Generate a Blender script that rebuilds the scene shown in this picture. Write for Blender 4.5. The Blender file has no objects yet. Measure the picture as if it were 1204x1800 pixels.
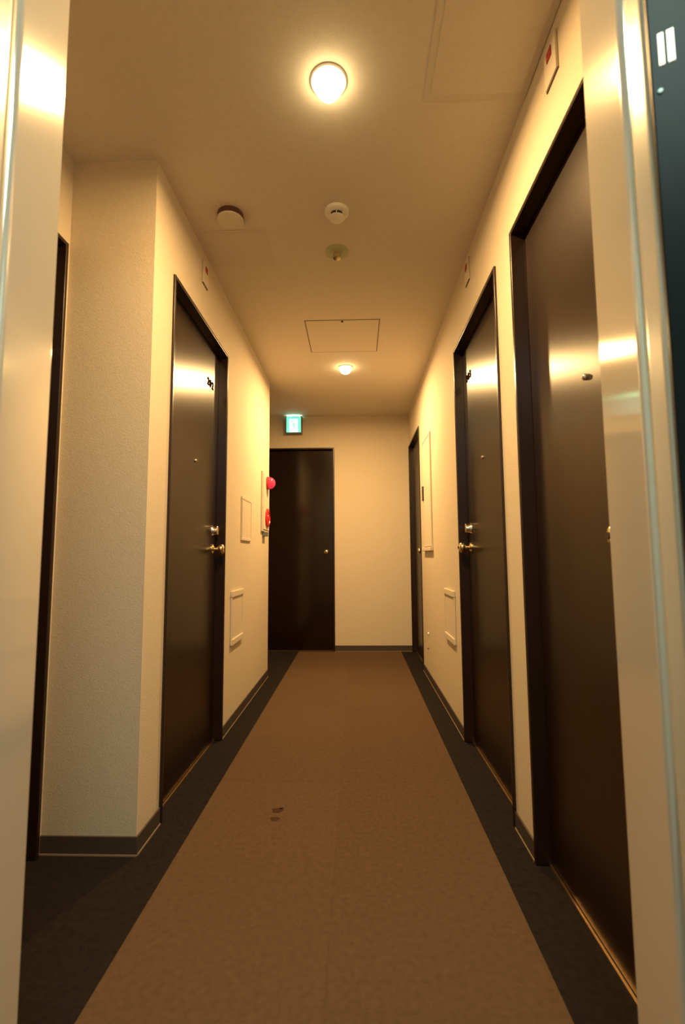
import bpy, bmesh, math, random
from mathutils import Vector, Matrix

random.seed(7)
SC = bpy.context.scene
COL = SC.collection

# ------------------------------------------------------------------ camera
EYE = 0.94
F_PX, PITCH, YAW, ROLL = 833.0, 0.0921, 0.0292, -0.0065
_fx = Vector((-math.sin(YAW), math.cos(YAW), 0)); _rx = Vector((math.cos(YAW), math.sin(YAW), 0)); _up = Vector((0, 0, 1))
_fw = _fx * math.cos(PITCH) + _up * math.sin(PITCH)
_uu = _up * math.cos(PITCH) - _fx * math.sin(PITCH)
_R = _rx * math.cos(ROLL) + _uu * math.sin(ROLL)
_U = _uu * math.cos(ROLL) - _rx * math.sin(ROLL)
cam_data = bpy.data.cameras.new('camera')
cam = bpy.data.objects.new('camera', cam_data); COL.objects.link(cam)
cam.matrix_world = Matrix(((_R.x, _U.x, -_fw.x, 0), (_R.y, _U.y, -_fw.y, 0), (_R.z, _U.z, -_fw.z, EYE), (0, 0, 0, 1)))
cam_data.sensor_fit = 'VERTICAL'; cam_data.sensor_height = 36.0; cam_data.lens = F_PX / 1800 * 36.0
cam_data.clip_start = 0.02; cam_data.clip_end = 50
cam_data.dof.use_dof = True; cam_data.dof.focus_distance = 2.8; cam_data.dof.aperture_fstop = 4.5
SC.camera = cam

# ------------------------------------------------------------------ world, lamps, exposure
w = bpy.data.worlds.new('world'); SC.world = w; w.use_nodes = True
w.node_tree.nodes['Background'].inputs['Color'].default_value = (0.01, 0.01, 0.01, 1)
w.node_tree.nodes['Background'].inputs['Strength'].default_value = 0.0
SC.view_settings.view_transform = 'Standard'; SC.view_settings.look = 'None'
SC.view_settings.exposure = 0.0; SC.view_settings.gamma = 1.0; SC.view_settings.use_curve_mapping = False
WARM = (1.0, 0.615, 0.24)
LAMP_W = (39.0, 50.0)        # near and far downlight
CAR_W = 18.0                 # lamp of the car
CAR_COL = (0.76, 1.0, 0.88)

# ------------------------------------------------------------------ dimensions (metres)
ZC = 2.373                   # ceiling
XR, XL, XREC = 0.544, -0.708, -1.016
YE = 4.78                    # end wall
YLE, YLN = 3.80, 1.573       # left wall from column corner to far corner
YH = 0.664                   # hall side of the elevator wall
ZD = 2.047                   # top of door frames
RX0, RXM, RX1 = -0.580, -0.076, 0.4286
L1 = (-0.072, 1.309); L2 = (-0.073, 3.505)

# ------------------------------------------------------------------ materials
def new_mat(name):
    m = bpy.data.materials.new(name); m.use_nodes = True
    nt = m.node_tree; b = nt.nodes['Principled BSDF']
    return m, nt, b

def mat(name, col, rough=0.5, aniso=0.0, metal=0.0, spec=0.5, noise=0.0, nscale=40.0, bump=0.0, bscale=200.0, bdist=0.002, emit=None, estr=0.0, stretch=None, detail=3.0, rnd=0.0):
    m, nt, b = new_mat(name)
    b.inputs['Base Color'].default_value = (*col, 1)
    b.inputs['Roughness'].default_value = rough; b.inputs['Metallic'].default_value = metal
    b.inputs['Specular IOR Level'].default_value = spec
    tc = nt.nodes.new('ShaderNodeTexCoord'); src = tc.outputs['Object']
    if stretch:
        mp = nt.nodes.new('ShaderNodeMapping'); mp.inputs['Scale'].default_value = stretch
        nt.links.new(src, mp.inputs['Vector']); src = mp.outputs['Vector']
    if aniso:
        b.inputs['Anisotropic'].default_value = aniso
        t = nt.nodes.new('ShaderNodeTangent'); t.direction_type = 'RADIAL'; t.axis = 'Z'
        nt.links.new(t.outputs['Tangent'], b.inputs['Tangent'])
    last = None
    if noise:
        n = nt.nodes.new('ShaderNodeTexNoise'); n.inputs['Scale'].default_value = nscale; n.inputs['Detail'].default_value = detail
        nt.links.new(src, n.inputs['Vector'])
        r = nt.nodes.new('ShaderNodeMapRange'); r.inputs['From Min'].default_value = 0.3; r.inputs['From Max'].default_value = 0.7
        r.inputs['To Min'].default_value = 1 - noise; r.inputs['To Max'].default_value = 1 + noise
        nt.links.new(n.outputs['Fac'], r.inputs['Value']); last = r.outputs['Result']
    if rnd:
        oi = nt.nodes.new('ShaderNodeObjectInfo')
        r2 = nt.nodes.new('ShaderNodeMapRange'); r2.inputs['To Min'].default_value = 1 - rnd; r2.inputs['To Max'].default_value = 1 + rnd
        nt.links.new(oi.outputs['Random'], r2.inputs['Value'])
        if last:
            mm = nt.nodes.new('ShaderNodeMath'); mm.operation = 'MULTIPLY'
            nt.links.new(last, mm.inputs[0]); nt.links.new(r2.outputs['Result'], mm.inputs[1]); last = mm.outputs[0]
        else: last = r2.outputs['Result']
    if last:
        v = nt.nodes.new('ShaderNodeVectorMath'); v.operation = 'SCALE'; v.inputs[0].default_value = col
        nt.links.new(last, v.inputs['Scale']); nt.links.new(v.outputs['Vector'], b.inputs['Base Color'])
    if bump:
        n2 = nt.nodes.new('ShaderNodeTexNoise'); n2.inputs['Scale'].default_value = bscale; n2.inputs['Detail'].default_value = 4
        nt.links.new(src, n2.inputs['Vector'])
        bp = nt.nodes.new('ShaderNodeBump'); bp.inputs['Strength'].default_value = bump; bp.inputs['Distance'].default_value = bdist
        nt.links.new(n2.outputs['Fac'], bp.inputs['Height']); nt.links.new(bp.outputs['Normal'], b.inputs['Normal'])
    if emit:
        b.inputs['Emission Color'].default_value = (*emit, 1); b.inputs['Emission Strength'].default_value = estr
    return m

def stainless(name, col, rough=0.12, aniso=0.72):
    m, nt, b = new_mat(name)
    b.inputs['Base Color'].default_value = (*col, 1); b.inputs['Metallic'].default_value = 0.45
    b.inputs['Roughness'].default_value = rough; b.inputs['Anisotropic'].default_value = aniso
    b.inputs['Anisotropic Rotation'].default_value = 0.0
    t = nt.nodes.new('ShaderNodeTangent'); t.direction_type = 'RADIAL'; t.axis = 'Z'
    nt.links.new(t.outputs['Tangent'], b.inputs['Tangent'])
    return m

M = {}
M['wall'] = mat('wall_vinyl', (0.60, 0.525, 0.42), 0.75, spec=0.25, noise=0.03, nscale=90, bump=0.42, bscale=210, bdist=0.0022)
M['plaster'] = mat('ceiling_vinyl', (0.66, 0.60, 0.51), 0.8, spec=0.2, noise=0.025, nscale=60, bump=0.25, bscale=220, bdist=0.0015)
M['hatch'] = mat('hatch_board', (0.63, 0.572, 0.485), 0.8, spec=0.2, noise=0.02, nscale=50)
M['carpet'] = mat('brown_carpet', (0.100, 0.062, 0.035), 0.95, spec=0.1, noise=0.10, nscale=60, bump=0.7, bscale=420, bdist=0.003, rnd=0.055, detail=6)
M['border'] = mat('charcoal_carpet', (0.016, 0.0125, 0.0115), 0.95, spec=0.1, noise=0.25, nscale=60, bump=0.7, bscale=420, bdist=0.003, rnd=0.04, detail=6)
M['slab'] = mat('screed', (0.05, 0.045, 0.04), 0.9)
M['base'] = mat('baseboard_vinyl', (0.060, 0.046, 0.040), 0.5, spec=0.4)
M['seam'] = mat('pale_caulk', (0.27, 0.20, 0.13), 0.6)
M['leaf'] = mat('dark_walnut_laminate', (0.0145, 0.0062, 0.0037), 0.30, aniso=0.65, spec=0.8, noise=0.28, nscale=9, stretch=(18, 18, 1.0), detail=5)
M['leafend'] = mat('dark_walnut_laminate_shaded', (0.009, 0.0036, 0.0022), 0.15, spec=0.4, noise=0.28, nscale=9, stretch=(18, 18, 1.0), detail=5)  # same laminate as the other doors, shade put into a darker base colour
M['frame'] = mat('dark_brown_steel', (0.020, 0.010, 0.008), 0.27, spec=0.5)
M['gold'] = mat('brass_threshold', (0.62, 0.40, 0.20), 0.35, metal=1.0)
M['chrome'] = mat('chrome', (0.80, 0.74, 0.62), 0.12, metal=1.0)
M['brass'] = mat('satin_brass', (0.78, 0.62, 0.36), 0.20, metal=1.0)
M['lens'] = mat('dark_lens', (0.02, 0.02, 0.02), 0.1)
M['numeral'] = mat('bronze_numeral', (0.030, 0.014, 0.005), 0.9, spec=0.0)
M['white'] = mat('white_plastic', (0.80, 0.77, 0.70), 0.45, spec=0.4)
M['cream'] = mat('cream_painted_steel', (0.62, 0.55, 0.45), 0.45, spec=0.4)
M['shadowgap'] = mat('dark_gap_and_shadow', (0.10, 0.07, 0.05), 0.8)
M['darkplast'] = mat('dark_plastic', (0.03, 0.025, 0.02), 0.4)
M['shadedring'] = mat('base_ring_painted_shade', (0.10, 0.04, 0.025), 0.5)
M['red'] = mat('red_enamel', (0.55, 0.02, 0.025), 0.3)
M['redsq'] = mat('red_square', (0.30, 0.012, 0.008), 0.5)
M['redlamp'] = mat('red_lamp_lens', (0.75, 0.03, 0.06), 0.15, emit=(1.0, 0.045, 0.10), estr=0.5)
M['greencover'] = mat('greenish_cover_plate', (0.44, 0.47, 0.30), 0.5)
M['alum'] = mat('dark_aluminium', (0.20, 0.24, 0.21), 0.45, metal=0.8)
M['signgreen'] = mat('sign_green', (0.1, 0.5, 0.35), 0.4, emit=(0.20, 0.95, 0.72), estr=1.0)
M['signwhite'] = mat('sign_white', (0.8, 0.8, 0.8), 0.4, emit=(0.82, 1.0, 0.96), estr=1.15)
M['signman'] = mat('sign_figure', (0.1, 0.4, 0.3), 0.4, emit=(0.45, 0.78, 0.72), estr=1.0)
M['glowstrip'] = mat('sign_added_glow', (0.5, 0.8, 0.6), 0.4, emit=(0.42, 1.0, 0.66), estr=15.0)  # extra emission that strengthens the sign's glow on the ceiling
M['bulb'] = mat('downlight_bulb', (0.9, 0.85, 0.7), 0.3, emit=(1.0, 0.74, 0.36), estr=28.0)
M['steel'] = stainless('hairline_stainless', (0.76, 0.71, 0.62))
M['steeledge'] = stainless('hairline_stainless_edge', (0.78, 0.75, 0.67), 0.26, 0.75)
M['carwall'] = mat('elevator_panel', (0.50, 0.50, 0.46), 0.4)
M['blackglass'] = mat('black_panel', (0.008, 0.010, 0.011), 0.35, spec=0.07)
M['brightmark'] = mat('bright_rectangle', (0.9, 0.85, 0.7), 0.4, emit=(1.0, 0.93, 0.66), estr=1.5)
M['carlens'] = mat('elevator_lamp_diffuser', (0.9, 0.9, 0.9), 0.4, emit=CAR_COL, estr=3.0)
M['stain'] = mat('spilt_coffee_stain', (0.056, 0.029, 0.020), 0.95, spec=0.05, noise=0.2, nscale=90)

# ------------------------------------------------------------------ mesh helpers
def box(bm, x0, x1, y0, y1, z0, z1, bev=0.0, seg=2):
    r = bmesh.ops.create_cube(bm, size=1.0)
    vs = r['verts']
    for v in vs:
        v.co = Vector(((x0 + x1) / 2 + v.co.x * (x1 - x0), (y0 + y1) / 2 + v.co.y * (y1 - y0), (z0 + z1) / 2 + v.co.z * (z1 - z0)))
    if bev:
        es = list({e for v in vs for e in v.link_edges})
        bmesh.ops.bevel(bm, geom=es, offset=bev, segments=seg, affect='EDGES', profile=0.5)

def lathe(bm, prof, axis='z', org=(0, 0, 0), n=28):
    """prof: list of (radius, height); closed with caps where radius is 0."""
    rings = []
    for r, h in prof:
        ring = []
        cnt = 1 if r < 1e-6 else n
        for i in range(cnt):
            a = 2 * math.pi * i / n
            p = (r * math.cos(a), r * math.sin(a), h)
            if axis == 'y': p = (p[0], p[2], -p[1])
            elif axis == 'x': p = (p[2], p[0], p[1])
            ring.append(bm.verts.new((p[0] + org[0], p[1] + org[1], p[2] + org[2])))
        rings.append(ring)
    for a, b in zip(rings, rings[1:]):
        for i in range(n):
            j = (i + 1) % n
            if len(a) == 1 and len(b) == 1: continue
            if len(a) == 1: bm.faces.new((a[0], b[j], b[i]))
            elif len(b) == 1: bm.faces.new((a[i], a[j], b[0]))
            else: bm.faces.new((a[i], a[j], b[j], b[i]))

def prism(bm, pts, z0, z1):
    lo = [bm.verts.new((x, y, z0)) for x, y in pts]; hi = [bm.verts.new((x, y, z1)) for x, y in pts]
    bm.faces.new(lo[::-1]); bm.faces.new(hi)
    for i in range(len(pts)):
        j = (i + 1) % len(pts); bm.faces.new((lo[i], lo[j], hi[j], hi[i]))

def rounded(pts, radii, n=6):
    """round the corners of a plan polygon"""
    out = []; k = len(pts)
    for i, (p, r) in enumerate(zip(pts, radii)):
        p = Vector(p)
        if r <= 0: out.append(tuple(p)); continue
        a = (Vector(pts[i - 1]) - p).normalized(); b = (Vector(pts[(i + 1) % k]) - p).normalized()
        ang = a.angle(b); d = r / math.tan(ang / 2)
        c = p + (a + b).normalized() * (r / math.sin(ang / 2))
        s = p + a * d - c; e = p + b * d - c
        for t in range(n + 1):
            v = s.slerp(e, t / n) if False else (s * (1 - t / n) + e * (t / n))
            out.append(tuple(c + v.normalized() * r))
    return out

def obj(name, bm, m, parent=None, smooth=False, loc=None, label=None):
    bmesh.ops.recalc_face_normals(bm, faces=bm.faces)
    me = bpy.data.meshes.new(name); bm.to_mesh(me); bm.free()
    me.materials.append(m)
    if smooth:
        for p in me.polygons: p.use_smooth = True
        try: me.set_sharp_from_angle(angle=math.radians(50))
        except Exception: pass
    o = bpy.data.objects.new(name, me); COL.objects.link(o)
    if smooth:
        wn = o.modifiers.new('weighted_normal', 'WEIGHTED_NORMAL'); wn.mode = 'FACE_AREA'; wn.weight = 100; wn.keep_sharp = True
    if parent: o.parent = parent
    if loc: o.location = loc
    if label: o['label'] = label
    return o

def bobj(name, dims, m, parent=None, bev=0.0, label=None):
    bm = bmesh.new(); box(bm, *dims, bev=bev)
    return obj(name, bm, m, parent, smooth=bev > 0, label=label)

def tag(o, label, cat=None, group=None, kind=None):
    o['label'] = label
    if cat: o['category'] = cat
    if group: o['group'] = group
    if kind: o['kind'] = kind
    return o

def thing(name, label, cat, loc=(0, 0, 0), rz=0.0, group=None, kind=None):
    o = bpy.data.objects.new(name, None); COL.objects.link(o)
    o.location = loc; o.rotation_euler = (0, 0, rz); o.empty_display_size = 0.1
    return tag(o, label, cat, group, kind)

RIGHT, LEFT, END = math.pi / 2, -math.pi / 2, math.pi     # local x along the wall, local y out of it

# ------------------------------------------------------------------ shell
DOORS_R = [(0.866, 1.562), (1.7425, 2.516), (3.995, 4.765)]
DOOR_L = (1.745, 2.521)
DOOR_REC = (0.783, 1.556)
DOOR_E = (-0.994, -0.220)
XALC = -1.30

def wall_y(name, x0, x1, ya, yb, openings, label):
    """wall along Y occupying x0..x1, with door openings to height ZD"""
    bm = bmesh.new(); y = ya
    for a, b in openings:
        if a > y + 1e-4: box(bm, x0, x1, y, a, 0, ZC)
        box(bm, x0, x1, a, b, ZD, ZC); y = b
    if yb > y + 1e-4: box(bm, x0, x1, y, yb, 0, ZC)
    bmesh.ops.remove_doubles(bm, verts=bm.verts, dist=1e-5)
    return tag(obj(name, bm, M['wall']), label, 'wall', kind='structure')

wall_y('wall_right', XR, XR + 0.14, YH - 0.012, YE, DOORS_R, 'cream textured right corridor wall with three dark doors')
wall_y('wall_left', XL - 0.10, XL, YLN, YLE, [DOOR_L], 'cream textured left corridor wall holding one dark numbered door')
bm = bmesh.new(); box(bm, XREC - 0.14, XL - 0.10, YLN, YLN + 0.12, 0, ZC)
tag(obj('wall_column', bm, M['wall']), 'greenish cream wall face turned to the viewer at near left', 'wall', kind='structure')
wall_y('wall_recess', XREC - 0.14, XREC, YH - 0.012, YLN, [DOOR_REC], 'narrow cream strip of recess wall behind the left steel jamb', )
bm = bmesh.new()
box(bm, XALC - 0.1, DOOR_E[0], YE, YE + 0.14, 0, ZC); box(bm, DOOR_E[0], DOOR_E[1], YE, YE + 0.14, ZD, ZC); box(bm, DOOR_E[1], XR + 0.14, YE, YE + 0.14, 0, ZC)
tag(obj('wall_end', bm, M['wall']), 'cream end wall with one dark door under green sign', 'wall', kind='structure')
bm = bmesh.new(); box(bm, XALC - 0.1, XALC, YLE, YE, 0, ZC); box(bm, XALC, XL - 0.10, YLE - 0.1, YLE, 0, ZC)
tag(obj('wall_alcove', bm, M['wall']), 'cream walls of the far left alcove hidden behind the corner', 'wall', kind='structure')
bm = bmesh.new(); box(bm, XALC - 0.1, XR + 0.14, YH - 0.16, YE + 0.14, ZC, ZC + 0.1)
ceil = tag(obj('ceiling', bm, M['plaster']), 'tan plaster corridor ceiling with two glowing downlights', 'ceiling', kind='structure')
# wall holding the elevator entrance
bm = bmesh.new()
box(bm, XREC - 0.14, -0.50, 0.535, YH - 0.012, 0, ZC); box(bm, 0.40, XR + 0.14, 0.535, YH - 0.012, 0, ZC); box(bm, -0.50, 0.40, 0.535, YH - 0.012, 2.14, ZC)
tag(obj('wall_front', bm, M['wall']), 'cream hall wall around the elevator entrance', 'wall', kind='structure')

# floor: screed with carpet tiles laid on it
bm = bmesh.new(); box(bm, XALC - 0.1, XR + 0.14, YH - 0.03, YE + 0.14, -0.06, -0.006)
floor = tag(obj('floor', bm, M['slab']), 'corridor floor with brown carpet runner between charcoal borders', 'floor', kind='structure')
rows = [YH + 0.012, 1.07, 1.57, 2.07, 2.57, 3.07, 3.57, 4.07, 4.57, YE]
def tile(x0, x1, y0, y1, m, name='carpet_tile', lab=None):
    g = 0.00012
    bm = bmesh.new(); box(bm, x0 + g, x1 - g, y0 + g, y1 - g, -0.006, 0.0 + random.uniform(-.0001, .0001))
    return obj(name, bm, m, floor, label=lab)
for y0, y1 in zip(rows, rows[1:]):
    tile(RX0, RXM, y0, y1, M['carpet']); tile(RXM, RX1, y0, y1, M['carpet'])
    tile(RX1, XR, y0, y1, M['border'], 'border_tile')
    if y1 <= 1.571: tile(XREC, RX0, y0, y1, M['border'], 'border_tile')
    elif y0 < YLE and y1 > YLE:
        tile(XL, RX0, y0, YLE, M['border'], 'border_tile'); tile(XALC, RX0, YLE, y1, M['border'], 'border_tile')
    elif y0 >= YLE: tile(XALC, RX0, y0, y1, M['border'], 'border_tile')
    else: tile(XL, RX0, y0, y1, M['border'], 'border_tile')
# carpet continues a little way into each door recess
for a, b in DOORS_R: tile(XR, XR + 0.045, a + 0.017, b - 0.017, M['border'], 'border_tile')
tile(XL - 0.045, XL, DOOR_L[0] + 0.017, DOOR_L[1] - 0.017, M['border'], 'border_tile')
tile(DOOR_E[0] + 0.017, DOOR_E[1] - 0.017, YE, YE + 0.045, M['border'], 'border_tile')
tile(XREC - 0.045, XREC, DOOR_REC[0] + 0.017, DOOR_REC[1] - 0.017, M['border'], 'border_tile')
# two dark spots on the runner
bm = bmesh.new()
for cx, cy, r in ((-0.304, 1.845, 0.020), (-0.303, 1.787, 0.016), (-0.290, 1.86, 0.008)):
    vs = [bm.verts.new((cx + r * (1 + 0.25 * math.sin(3 * a + cx * 40)) * math.cos(a), cy + r * (1 + 0.2 * math.cos(2 * a)) * math.sin(a), 0.0007)) for a in [i * math.pi / 10 for i in range(20)]]
    bm.faces.new(vs)
obj('stain', bm, M['stain'], floor, label='two small dark spots on the brown runner')

# baseboards
def base_y(name, x, sx, ya, yb, label):
    o = bobj(name, (min(x, x + sx * 0.006), max(x, x + sx * 0.006), ya, yb, 0.004, 0.058), M['base'], bev=0.0015)
    tag(o, label, 'baseboard', kind='structure')
    bobj('caulk_line', (min(x, x + sx * 0.008), max(x, x + sx * 0.008), ya, yb, 0.0, 0.005), M['seam'], o, label='thin pale line along the foot')
def base_x(name, y, sy, xa, xb, label):
    o = bobj(name, (xa, xb, min(y, y + sy * 0.006), max(y, y + sy * 0.006), 0.004, 0.058), M['base'], bev=0.0015)
    tag(o, label, 'baseboard', kind='structure')
    bobj('caulk_line', (xa, xb, min(y, y + sy * 0.008), max(y, y + sy * 0.008), 0.0, 0.005), M['seam'], o, label='thin pale line along the foot')
base_y('baseboard_right', XR, -1, DOORS_R[0][1], DOORS_R[1][0], 'short dark baseboard between the two nearer right doors')
base_y('baseboard_right.001', XR, -1, DOORS_R[1][1], DOORS_R[2][0], 'long dark baseboard under the pale wall boxes at right')
base_y('baseboard_left', XL, 1, YLN, DOOR_L[0], 'short dark baseboard between column corner and left numbered door')
base_y('baseboard_left.001', XL, 1, DOOR_L[1], YLE, 'dark baseboard on left wall past the numbered door')
base_x('baseboard_column', YLN, -1, XREC, XL + 0.006, 'slate grey baseboard across the near left column face')
base_x('baseboard_end', YE, -1, DOOR_E[1], XR, 'dark baseboard on the end wall right of its door')

# ------------------------------------------------------------------ doors
def text_mesh(ch, size, depth):
    cu = bpy.data.curves.new('numeral', 'FONT'); cu.body = ch; cu.size = size; cu.extrude = depth
    cu.align_x = 'CENTER'; cu.align_y = 'CENTER'; cu.offset = size * 0.03
    t = bpy.data.objects.new('numeral', cu); COL.objects.link(t)
    dg = bpy.context.evaluated_depsgraph_get(); dg.update()
    me = bpy.data.meshes.new_from_object(t.evaluated_get(dg))
    bpy.data.objects.remove(t); bpy.data.curves.remove(cu)
    return me

def knob(parent, x, y0, z, m, name='knob'):
    """ball knob on a round rose; y0 is the leaf face"""
    bm = bmesh.new()
    lathe(bm, [(0, y0), (0.026, y0), (0.026, y0 + 0.005), (0.020, y0 + 0.009), (0.010, y0 + 0.012), (0.0095, y0 + 0.026),
               (0.017, y0 + 0.031), (0.0235, y0 + 0.038), (0.0255, y0 + 0.047), (0.0235, y0 + 0.056), (0.016, y0 + 0.062), (0.006, y0 + 0.064), (0, y0 + 0.064)],
          axis='y', org=(x, 0, z))
    return obj(name, bm, m, parent, smooth=True)

def make_door(name, label, loc, rz, width, latch=None, number=None, peephole=None, deadbolt=False, recess=0.040, leafmat='leaf'):
    t = thing(name, label, 'door', loc, rz, kind='structure')
    W = width; fw = 0.016
    # steel frame: two stiles and a head, slightly proud of the wall
    for (a, b) in ((0.0008, fw), (W - fw, W - 0.0008)):
        bm = bmesh.new(); box(bm, a, b, -0.12, 0.009, 0.0005, ZD - 0.001, bev=0.003)
        obj('frame_stile', bm, M['frame'], t, smooth=True)
    bm = bmesh.new(); box(bm, fw, W - fw, -0.12, 0.009, ZD - fw, ZD - 0.001, bev=0.003); obj('frame_head', bm, M['frame'], t, smooth=True)
    g = 0.003
    bm = bmesh.new(); box(bm, fw + g, W - fw - g, -recess - 0.036, -recess, 0.006, ZD - fw - g, bev=0.0015)
    leaf = obj('leaf', bm, M[leafmat], t, smooth=True)
    bm = bmesh.new(); box(bm, fw, W - fw, -0.118, -recess - 0.037, 0.0005, ZD - fw); obj('door_stop', bm, M['frame'], t)
    bobj('threshold', (fw, W - fw, -recess + 0.001, -recess + 0.008, 0.0, 0.004), M['gold'], t, label='thin brass strip at the carpet edge')
    if latch is not None:
        knob(leaf, latch, -recess, 0.978, M['brass'])
        bm = bmesh.new(); lathe(bm, [(0, 0), (0.0075, 0), (0.0075, 0.004), (0, 0.004)], axis='y', org=(latch, -recess + 0.0635, 0.978), n=12)
        obj('keyhole_plug', bm, M['darkplast'], leaf, smooth=True)
    if deadbolt:
        bm = bmesh.new()
        lathe(bm, [(0, -recess), (0.030, -recess), (0.030, -recess + 0.004), (0.025, -recess + 0.010), (0.0245, -recess + 0.026), (0.021, -recess + 0.030), (0, -recess + 0.030)], axis='y', org=(latch, 0, 1.075))
        obj('deadbolt', bm, M['chrome'], leaf, smooth=True)
    if peephole is not None:
        bm = bmesh.new()
        lathe(bm, [(0, -recess), (0.0085, -recess), (0.0085, -recess + 0.003), (0.0075, -recess + 0.006), (0.005, -recess + 0.0085), (0, -recess + 0.0095)], axis='y', org=(peephole, 0, 1.387), n=18)
        obj('peephole', bm, M['chrome'], leaf, smooth=True)
    if number:
        s, cx, zz = number
        for i, ch in enumerate(s):
            me = text_mesh(ch, 0.052, 0.0016); me.materials.append(M['numeral']); me.name = 'numeral'
            o = bpy.data.objects.new('numeral', me); COL.objects.link(o); o.parent = leaf
            # text lies in its own xy plane: stand it up facing +y of the door (reads from the corridor)
            o.matrix_local = Matrix.Translation((cx - (i - 1) * 0.036, -recess + 0.002, zz)) @ Matrix(((-1, 0, 0, 0), (0, 0, 1, 0), (0, 1, 0, 0), (0, 0, 0, 1)))
    return t

W0 = DOORS_R[1][1] - DOORS_R[1][0]
make_door('door_1', 'nearest right hand dark walnut door beside the steel jamb', (XR, DOORS_R[0][0], 0), RIGHT, DOORS_R[0][1] - DOORS_R[0][0], latch=0.128, peephole=0.316, deadbolt=True)
make_door('door_2', 'dark numbered door on the right wall, with peephole and knob', (XR, DOORS_R[1][0], 0), RIGHT, W0, latch=W0 - 0.078, number=('203', W0 - 0.135, 1.853), peephole=0.42, deadbolt=True)
make_door('door_3', 'narrowest looking dark door at the far end of right wall', (XR, DOORS_R[2][0], 0), RIGHT, DOORS_R[2][1] - DOORS_R[2][0], latch=0.078)
make_door('door_4', 'dark numbered door on the left corridor wall beyond column', (XL, DOOR_L[1], 0), LEFT, DOOR_L[1] - DOOR_L[0], latch=0.078, number=('202', 0.165, 1.828), peephole=0.365, deadbolt=True)
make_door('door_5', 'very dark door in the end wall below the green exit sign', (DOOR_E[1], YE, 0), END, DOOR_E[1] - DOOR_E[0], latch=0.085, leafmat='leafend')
make_door('door_6', 'sliver of dark door in the recess behind left steel jamb', (XREC, DOOR_REC[1], 0), LEFT, DOOR_REC[1] - DOOR_REC[0], latch=0.69)

# ------------------------------------------------------------------ elevator entrance and car
def jamb(name, s, far, near, label):
    """splayed stainless jamb; s = +1 right, -1 left"""
    pts = [far, (far[0] + s * 0.052, far[1] + 0.0), (near[0] + s * 0.085, near[1]), near]
    bm = bmesh.new(); prism(bm, rounded(pts, [0.003, 0, 0, 0.010], 8), 0.0, 2.10)
    return tag(obj(name, bm, M['steel'], smooth=True), label, 'door jamb', kind='structure')
jamb('trim_1', 1, (0.3485, YH), (0.328, 0.534), 'splayed hairline steel jamb on the right of the entrance')
jamb('trim_2', -1, (-0.4475, YH), (-0.436, 0.547), 'splayed hairline steel jamb on the left of the entrance')
bm = bmesh.new(); box(bm, -0.50, 0.40, 0.534, YH, 2.10, 2.16, bev=0.003)
tag(obj('trim_3', bm, M['steel'], smooth=True), 'steel head trim over the elevator entrance', 'door head', kind='structure')
def door_edge(s, x, label, wd=0.36):
    t = thing('elevator_door', label, 'door', (x, 0.508, 0.0))
    bm = bmesh.new(); box(bm, min(0, s * wd), max(0, s * wd), -0.018, 0.018, 0.004, 2.12, bev=0.008, seg=5)
    obj('door_panel', bm, M['steeledge'], t, smooth=True)
    return t
door_edge(1, 0.3275, 'open steel elevator door edge between right jamb and black panel')
door_edge(-1, -0.4255, 'open steel elevator door edge at the left of frame')
bm = bmesh.new(); box(bm, -0.80, 0.70, 0.49, YH + 0.011, -0.04, 0.001)
tag(obj('trim_4', bm, M['alum']), 'grooved metal elevator sill below the doors', 'sill', kind='structure')
CZ = 2.22
bm = bmesh.new(); box(bm, -0.80, 0.72, -1.05, 0.485, -0.04, 0.0)
tag(obj('floor_elevator', bm, M['border']), 'elevator car floor', 'floor', kind='structure')
bm = bmesh.new(); box(bm, -0.80, 0.72, -1.05, 0.485, CZ, CZ + 0.05)
tag(obj('ceiling_elevator', bm, M['carwall']), 'elevator car ceiling', 'ceiling', kind='structure')
bm = bmesh.new(); box(bm, -0.84, -0.80, -1.05, 0.485, 0, CZ); box(bm, -0.80, -0.435, 0.455, 0.485, 0, CZ)
tag(obj('wall_elevator_left', bm, M['carwall']), 'elevator car wall at left', 'wall', kind='structure')
bm = bmesh.new(); box(bm, 0.72, 0.76, -1.05, 0.485, 0, CZ)
tag(obj('wall_elevator_right', bm, M['carwall']), 'elevator car wall at right', 'wall', kind='structure')
bm = bmesh.new(); box(bm, -0.84, 0.76, -1.09, -1.05, 0, CZ)
tag(obj('wall_elevator_back', bm, M['carwall']), 'elevator car back wall', 'wall', kind='structure')
bm = bmesh.new(); box(bm, -0.435, 0.36, 0.455, 0.485, 2.10, CZ)
tag(obj('wall_elevator_front', bm, M['carwall']), 'elevator car panel above its doorway', 'wall', kind='structure')

# slanted black operating panel right of the doorway: local x along panel, local -y faces the passenger
PA = math.atan2(-0.515, 1.0)
P0 = (0.315, 0.466)
cop = thing('operating_panel', 'black slanted elevator operating panel at the right frame edge', 'control panel', (P0[0], P0[1], 0.0), PA)
bm = bmesh.new(); box(bm, 0.0, 0.30, 0.0, 0.02, 0.05, 2.09, bev=0.002); obj('panel_plate', bm, M['blackglass'], cop, smooth=True)

for a, b in ((0.0083, 0.0133), (0.0162, 0.0222)):
    bobj('bright_mark', (a, b, -0.0012, 0.0, 1.4498, 1.4855), M['brightmark'], cop, label='small upright bright rectangle')  # emissive rectangles make two bright marks on the black panel
bm = bmesh.new(); lathe(bm, [(0, 0), (0.0028, 0), (0.0024, 0.0014), (0, 0.0018)], axis='y', org=(0.0075, 0, 1.421), n=18)
o = obj('screw', bm, M['alum'], cop, smooth=True); o.scale = (1, -1, 1)

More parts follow.
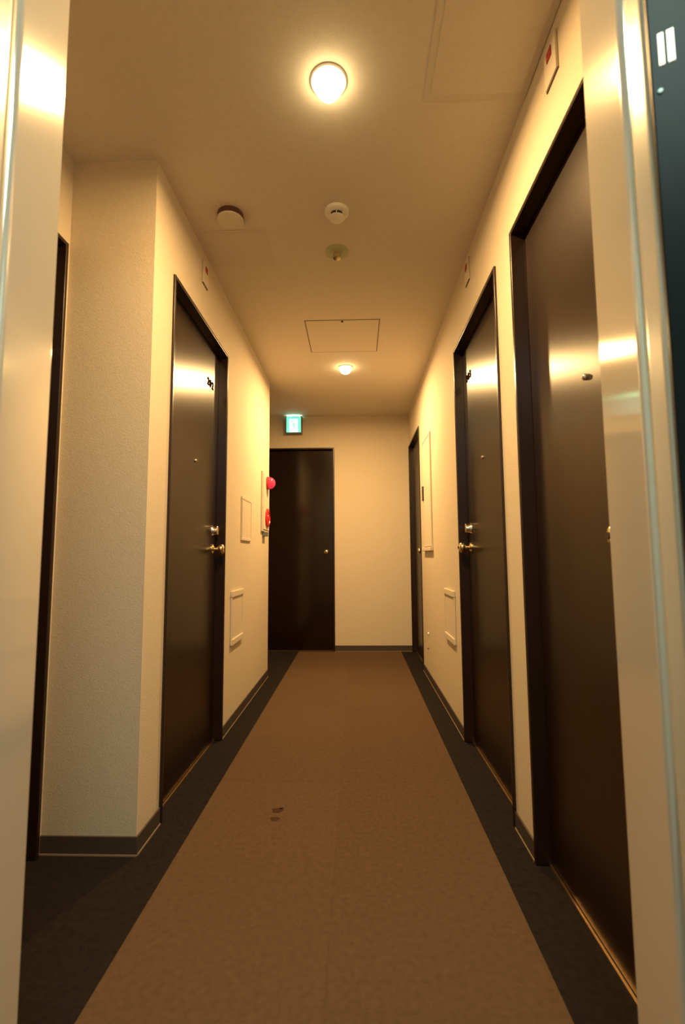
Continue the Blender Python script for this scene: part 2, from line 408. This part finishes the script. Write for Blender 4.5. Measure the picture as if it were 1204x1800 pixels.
# lamp of the elevator car
cl = thing('elevator_lamp', 'cool white ceiling lamp of the elevator car', 'ceiling lamp', (0.10, -0.33, CZ - 0.001))
bm = bmesh.new(); box(bm, -0.20, 0.20, -0.42, 0.42, -0.03, 0.0, bev=0.004); obj('lamp_housing', bm, M['white'], cl, smooth=True)
bobj('diffuser', (-0.17, 0.17, -0.39, 0.39, -0.034, -0.030), M['carlens'], cl)
la = bpy.data.lights.new('elevator_light', 'AREA'); la.shape = 'RECTANGLE'; la.size = 0.30; la.size_y = 0.74
la.energy = CAR_W; la.color = CAR_COL
lo = bpy.data.objects.new('elevator_light', la); COL.objects.link(lo); lo.parent = cl; lo.location = (0, 0, -0.037)

# ------------------------------------------------------------------ ceiling lamps
def downlight(x, y, watts, label):
    t = thing('downlight', label, 'ceiling lamp', (x, y, ZC), group='round ceiling downlights')
    bm = bmesh.new(); lathe(bm, [(0.043, -0.001), (0.054, -0.0005), (0.056, -0.003), (0.052, -0.006), (0.045, -0.004), (0.043, -0.001)], n=40)
    obj('trim_ring', bm, M['white'], t, smooth=True)
    bm = bmesh.new(); lathe(bm, [(0.043, -0.001), (0.0425, -0.014), (0.040, -0.028), (0.032, -0.040), (0.019, -0.0475), (0.0, -0.050)], n=32)
    obj('bulb', bm, M['bulb'], t, smooth=True)
    li = bpy.data.lights.new('downlight_light', 'AREA'); li.shape = 'DISK'; li.size = 0.08; li.energy = watts; li.color = WARM
    lo = bpy.data.objects.new('downlight_light', li); COL.objects.link(lo); lo.parent = t; lo.location = (0, 0, -0.052)
    return t
downlight(*L1, LAMP_W[0], 'large looking glowing downlight on the ceiling nearest the viewer')
downlight(*L2, LAMP_W[1], 'smaller looking glowing downlight beyond the ceiling hatch near end wall')

# ------------------------------------------------------------------ ceiling fittings
def hatch(loc, sx, sy, fr, proud, label, gap_mat, lock=False, panel=None):
    t = thing('access_hatch', label, 'hatch', loc)
    bm = bmesh.new()
    for d in ((-sx / 2, sx / 2, -sy / 2, -sy / 2 + fr), (-sx / 2, sx / 2, sy / 2 - fr, sy / 2), (-sx / 2, -sx / 2 + fr, -sy / 2 + fr, sy / 2 - fr), (sx / 2 - fr, sx / 2, -sy / 2 + fr, sy / 2 - fr)):
        box(bm, *d, -proud, 0.0)
    obj('hatch_frame', bm, gap_mat, t)
    bobj('hatch_panel', (-sx / 2 + fr, sx / 2 - fr, -sy / 2 + fr, sy / 2 - fr, -proud * 1.6, 0), panel or M['plaster'], t)
    if lock:
        bm = bmesh.new(); lathe(bm, [(0, 0), (0.007, 0), (0.007, -0.004), (0, -0.005)], org=(0.0, -sy / 2 + 0.016, -proud), n=14); obj('hatch_lock', bm, M['numeral'], t, smooth=True)
    return t
hatch((-0.076, 2.996, ZC), 0.462, 0.455, 0.005, 0.0012, 'square ceiling hatch with thin dark outline before the far downlight', M['shadowgap'], lock=True)
hatch((0.383, 1.155, ZC), 0.318, 0.45, 0.020, 0.004, 'faint pale hatch with wide rim at upper right of ceiling', M['hatch'])
hatch((-0.542, 2.083, ZC), 0.306, 0.264, 0.016, 0.0018, 'faint tan hatch on the ceiling beside round white disc', M['hatch'], panel=M['hatch'])

t = thing('heat_detector', 'pale round ceiling disc with dark rim near the left wall', 'detector', (-0.517, 1.855, ZC))
bm = bmesh.new(); lathe(bm, [(0, 0), (0.052, 0), (0.055, -0.006), (0.055, -0.024), (0, -0.024)], n=40); obj('base_ring', bm, M['shadedring'], t, smooth=True)
bm = bmesh.new(); lathe(bm, [(0, -0.0245), (0.0545, -0.0245), (0.055, -0.028), (0.053, -0.031), (0.0, -0.033)], n=40); obj('cover', bm, M['plaster'], t, smooth=True)

t = thing('smoke_detector', 'white domed smoke detector with dark vents on ceiling centre', 'detector', (-0.070, 1.853, ZC))
bm = bmesh.new(); lathe(bm, [(0, 0), (0.050, 0), (0.051, -0.008), (0.046, -0.014), (0.030, -0.017), (0.022, -0.017), (0, -0.017)], n=40); obj('base', bm, M['white'], t, smooth=True)
bm = bmesh.new(); lathe(bm, [(0, -0.017), (0.029, -0.017), (0.029, -0.030), (0, -0.030)], n=32); obj('vent_core', bm, M['darkplast'], t, smooth=True)
bm = bmesh.new(); lathe(bm, [(0, -0.030), (0.0325, -0.030), (0.0335, -0.032), (0.030, -0.036), (0, -0.0385)], n=32); obj('cap', bm, M['white'], t, smooth=True)
for k in range(6):
    a = -math.pi / 2 + k * math.pi / 3
    bm = bmesh.new(); box(bm, -0.0016, 0.0016, 0.0275, 0.032, -0.0305, -0.0165)
    o = obj('vent_post', bm, M['white'], t); o.rotation_euler = (0, 0, a - math.pi / 2)

t = thing('sprinkler', 'greenish round sprinkler plate with brass head on ceiling', 'sprinkler', (-0.080, 2.120, ZC))
bm = bmesh.new(); lathe(bm, [(0, 0), (0.056, 0), (0.056, -0.002), (0.050, -0.004), (0.018, -0.005), (0, -0.005)], n=40); obj('cover_plate', bm, M['greencover'], t, smooth=True)
bm = bmesh.new(); lathe(bm, [(0, -0.005), (0.009, -0.005), (0.009, -0.012), (0.006, -0.016), (0.005, -0.030), (0, -0.030)], n=18); obj('head', bm, M['brass'], t, smooth=True)
for s in (-1, 1):
    bm = bmesh.new(); box(bm, s * 0.015 - 0.002, s * 0.015 + 0.002, -0.002, 0.002, -0.030, -0.0045); obj('yoke_arm', bm, M['brass'], t)
bm = bmesh.new(); lathe(bm, [(0, -0.030), (0.018, -0.030), (0.018, -0.0325), (0, -0.034)], n=24); obj('deflector', bm, M['brass'], t, smooth=True)

# ------------------------------------------------------------------ wall fittings
def indicator(loc, rz, label):
    t = thing('wall_indicator', label, 'indicator', loc, rz, group='wall indicators above the doors')
    bm = bmesh.new(); box(bm, -0.036, 0.036, 0.0, 0.008, -0.056, 0.056, bev=0.002); obj('plate', bm, M['cream'], t, smooth=True)
    bobj('red_square', (-0.014, 0.014, 0.0081, 0.0105, 0.006, 0.034), M['redsq'], t)
    bobj('painted_plate_shadow', (-0.0375, 0.0375, 0.0, 0.004, -0.0585, -0.0565), M['shadowgap'], t)  # dark strip painted in as the shadow under the plate's lower edge
    return t
indicator((XR, 1.187, 2.275), RIGHT, 'cream plate with red square above the nearest right door')
indicator((XR, 2.17, 2.29), RIGHT, 'cream plate with red square above the right numbered door')
indicator((XL, 2.115, 2.272), LEFT, 'cream plate with red square above the left numbered door')

def wall_cover(loc, rz, wd, h, label, rail=0.034, proud=0.014, slim=False):
    t = thing('wall_cover', label, 'wall cover', loc, rz, group='pale wall covers')
    bm = bmesh.new(); box(bm, -wd / 2 + 0.006, wd / 2 - 0.006, 0.0, 0.007, rail * 0.9, h - rail * 0.9, bev=0.0015); obj('panel', bm, M['wall'], t, smooth=True)
    for a, b in ((-wd / 2, -wd / 2 + 0.008), (wd / 2 - 0.008, wd / 2)):
        bm = bmesh.new(); box(bm, a, b, 0.0, 0.010, rail, h - rail, bev=0.0015); obj('side_rail', bm, M['cream'], t, smooth=True)
    for nm, a, b in (('bottom_rail', 0.0, rail), ('top_rail', h - rail, h)):
        bm = bmesh.new(); box(bm, -wd / 2 - 0.004, wd / 2 + 0.004, 0.0, proud, a, b, bev=0.003); obj(nm, bm, M['cream'], t, smooth=True)
    return t
wall_cover((XR, 2.815, 0.445), RIGHT, 0.27, 0.295, 'low cream cover on the right wall before numbered door')
wall_cover((XL, 2.795, 0.445), LEFT, 0.25, 0.300, 'low cream cover on left wall, below the other')
wall_cover((XL, 3.005, 1.037), LEFT, 0.25, 0.275, 'upper cream cover on left wall near red alarm', rail=0.020, proud=0.009)

t = thing('meter_cabinet', 'tall flush cream cabinet door on right wall with black latch', 'cabinet', (XR, 3.39, 0.972), RIGHT)
for d in ((0, 0.012), (0.388, 0.400)):
    bm = bmesh.new(); box(bm, d[0], d[1], 0, 0.012, 0.03, 0.865, bev=0.0015); obj('cabinet_frame', bm, M['cream'], t, smooth=True)
bm = bmesh.new(); box(bm, 0.012, 0.388, 0, 0.012, 0.853, 0.865, bev=0.0015); obj('cabinet_frame', bm, M['cream'], t, smooth=True)
bm = bmesh.new(); box(bm, 0.015, 0.385, 0, 0.009, 0.034, 0.850, bev=0.001); obj('cabinet_door', bm, M['cream'], t, smooth=True)
bobj('door_gap', (0.012, 0.388, 0.0, 0.004, 0.031, 0.853), M['shadowgap'], t)
bm = bmesh.new(); box(bm, -0.012, 0.412, 0, 0.024, 0.0, 0.028, bev=0.003); obj('bottom_lip', bm, M['cream'], t, smooth=True)
bm = bmesh.new(); box(bm, 0.345, 0.366, 0.009, 0.022, 0.395, 0.512, bev=0.003); obj('latch', bm, M['darkplast'], t, smooth=True)

t = thing('wall_plug', 'tiny pale plug low on right wall near the far door', 'wall plug', (XR, 3.70, 0.345), RIGHT)
bm = bmesh.new(); lathe(bm, [(0, 0), (0.011, 0), (0.011, 0.006), (0.008, 0.009), (0, 0.010)], axis='y', n=18); obj('plug_cap', bm, M['white'], t, smooth=True)
t = thing('wall_plug', 'tiny darker stopper just above baseboard near far right door', 'door stop', (XR, 3.715, 0.235), RIGHT)
bm = bmesh.new(); lathe(bm, [(0, 0), (0.010, 0), (0.010, 0.004), (0.007, 0.012), (0, 0.013)], axis='y', n=18); obj('stopper', bm, M['seam'], t, smooth=True)
t.name = 'door_stopper'

# fire alarm box at the far corner of the left wall
t = thing('fire_alarm', 'tall cream fire alarm box with red lamp on left corner', 'fire alarm', (XL, 3.735, 1.105), LEFT)
bm = bmesh.new(); box(bm, 0, 0.255, 0, 0.014, 0.02, 0.475, bev=0.003); obj('alarm_box', bm, M['cream'], t, smooth=True)
bm = bmesh.new(); box(bm, 0.018, 0.237, 0.014, 0.019, 0.035, 0.457, bev=0.002); obj('front_plate', bm, M['cream'], t, smooth=True)
bm = bmesh.new(); box(bm, 0.10, 0.20, 0.0, 0.028, -0.014, 0.018, bev=0.002); obj('bottom_clip', bm, M['alum'], t, smooth=True)
LX = 0.11
bm = bmesh.new(); lathe(bm, [(0, 0.019), (0.050, 0.019), (0.050, 0.034), (0.046, 0.036), (0, 0.036)], axis='y', org=(LX, 0, 0.400), n=32); obj('lamp_base', bm, M['red'], t, smooth=True)
bm = bmesh.new(); lathe(bm, [(0.045, 0.036)] + [(0.045 * math.cos(a), 0.040 + 0.042 * math.sin(a)) for a in [i * math.pi / 20 for i in range(10)]] + [(0, 0.082)], axis='y', org=(LX, 0, 0.400), n=32)
obj('alarm_lamp', bm, M['redlamp'], t, smooth=True, label='glowing red dome lamp')
bm = bmesh.new(); lathe(bm, [(0, 0.019), (0.072, 0.019), (0.072, 0.027), (0.062, 0.034), (0.050, 0.036), (0.047, 0.030), (0.028, 0.030), (0.026, 0.034), (0, 0.035)], axis='y', org=(LX, 0, 0.128), n=36)
obj('push_button', bm, M['red'], t, smooth=True, label='red ring shaped call point')

# ------------------------------------------------------------------ exit sign
t = thing('exit_sign', 'glowing green exit sign with running figure above the end door', 'sign', (-0.629, 4.78, 2.186), END)
bm = bmesh.new(); box(bm, -0.082, 0.082, 0.0, 0.072, 0.0, 0.176, bev=0.002); obj('sign_housing', bm, M['alum'], t, smooth=True)
bobj('sign_face', (-0.073, 0.073, 0.0722, 0.078, 0.008, 0.168), M['signgreen'], t, label='lit green face')
bobj('white_doorway', (-0.043, 0.043, 0.0782, 0.0788, 0.008, 0.144), M['signwhite'], t)
bobj('added_glow_strip', (-0.070, 0.070, 0.040, 0.070, 0.1762, 0.178), M['glowstrip'], t)  # added emitter, out of view on top, to throw glow onto the ceiling
bm = bmesh.new()
def bar(p, q, wd):
    p = Vector(p); q = Vector(q); d = (q - p).normalized(); n = Vector((-d.y, d.x)) * wd / 2
    pts = [p + n, q + n, q - n, p - n]
    lo = [bm.verts.new((a.x, 0.0790, a.y)) for a in pts]; hi = [bm.verts.new((a.x, 0.0796, a.y)) for a in pts]
    bm.faces.new(lo[::-1]); bm.faces.new(hi)
    for i in range(4): bm.faces.new((lo[i], lo[(i + 1) % 4], hi[(i + 1) % 4], hi[i]))
# running figure (drawn in local x, which points to picture left)
bar((0.004, 0.104), (-0.006, 0.066), 0.018); bar((-0.006, 0.068), (0.010, 0.046), 0.011); bar((0.010, 0.048), (0.006, 0.026), 0.009)
bar((-0.006, 0.068), (-0.020, 0.048), 0.011); bar((-0.020, 0.050), (-0.034, 0.044), 0.009)
bar((0.004, 0.102), (0.020, 0.088), 0.008); bar((0.020, 0.090), (0.028, 0.098), 0.007); bar((0.002, 0.102), (-0.018, 0.096), 0.008); bar((-0.018, 0.098), (-0.024, 0.082), 0.007)
lathe(bm, [(0, 0.0790), (0.010, 0.0790), (0.010, 0.0796), (0, 0.0796)], axis='y', org=(0.012, 0, 0.120), n=16)
obj('running_figure', bm, M['signman'], t)
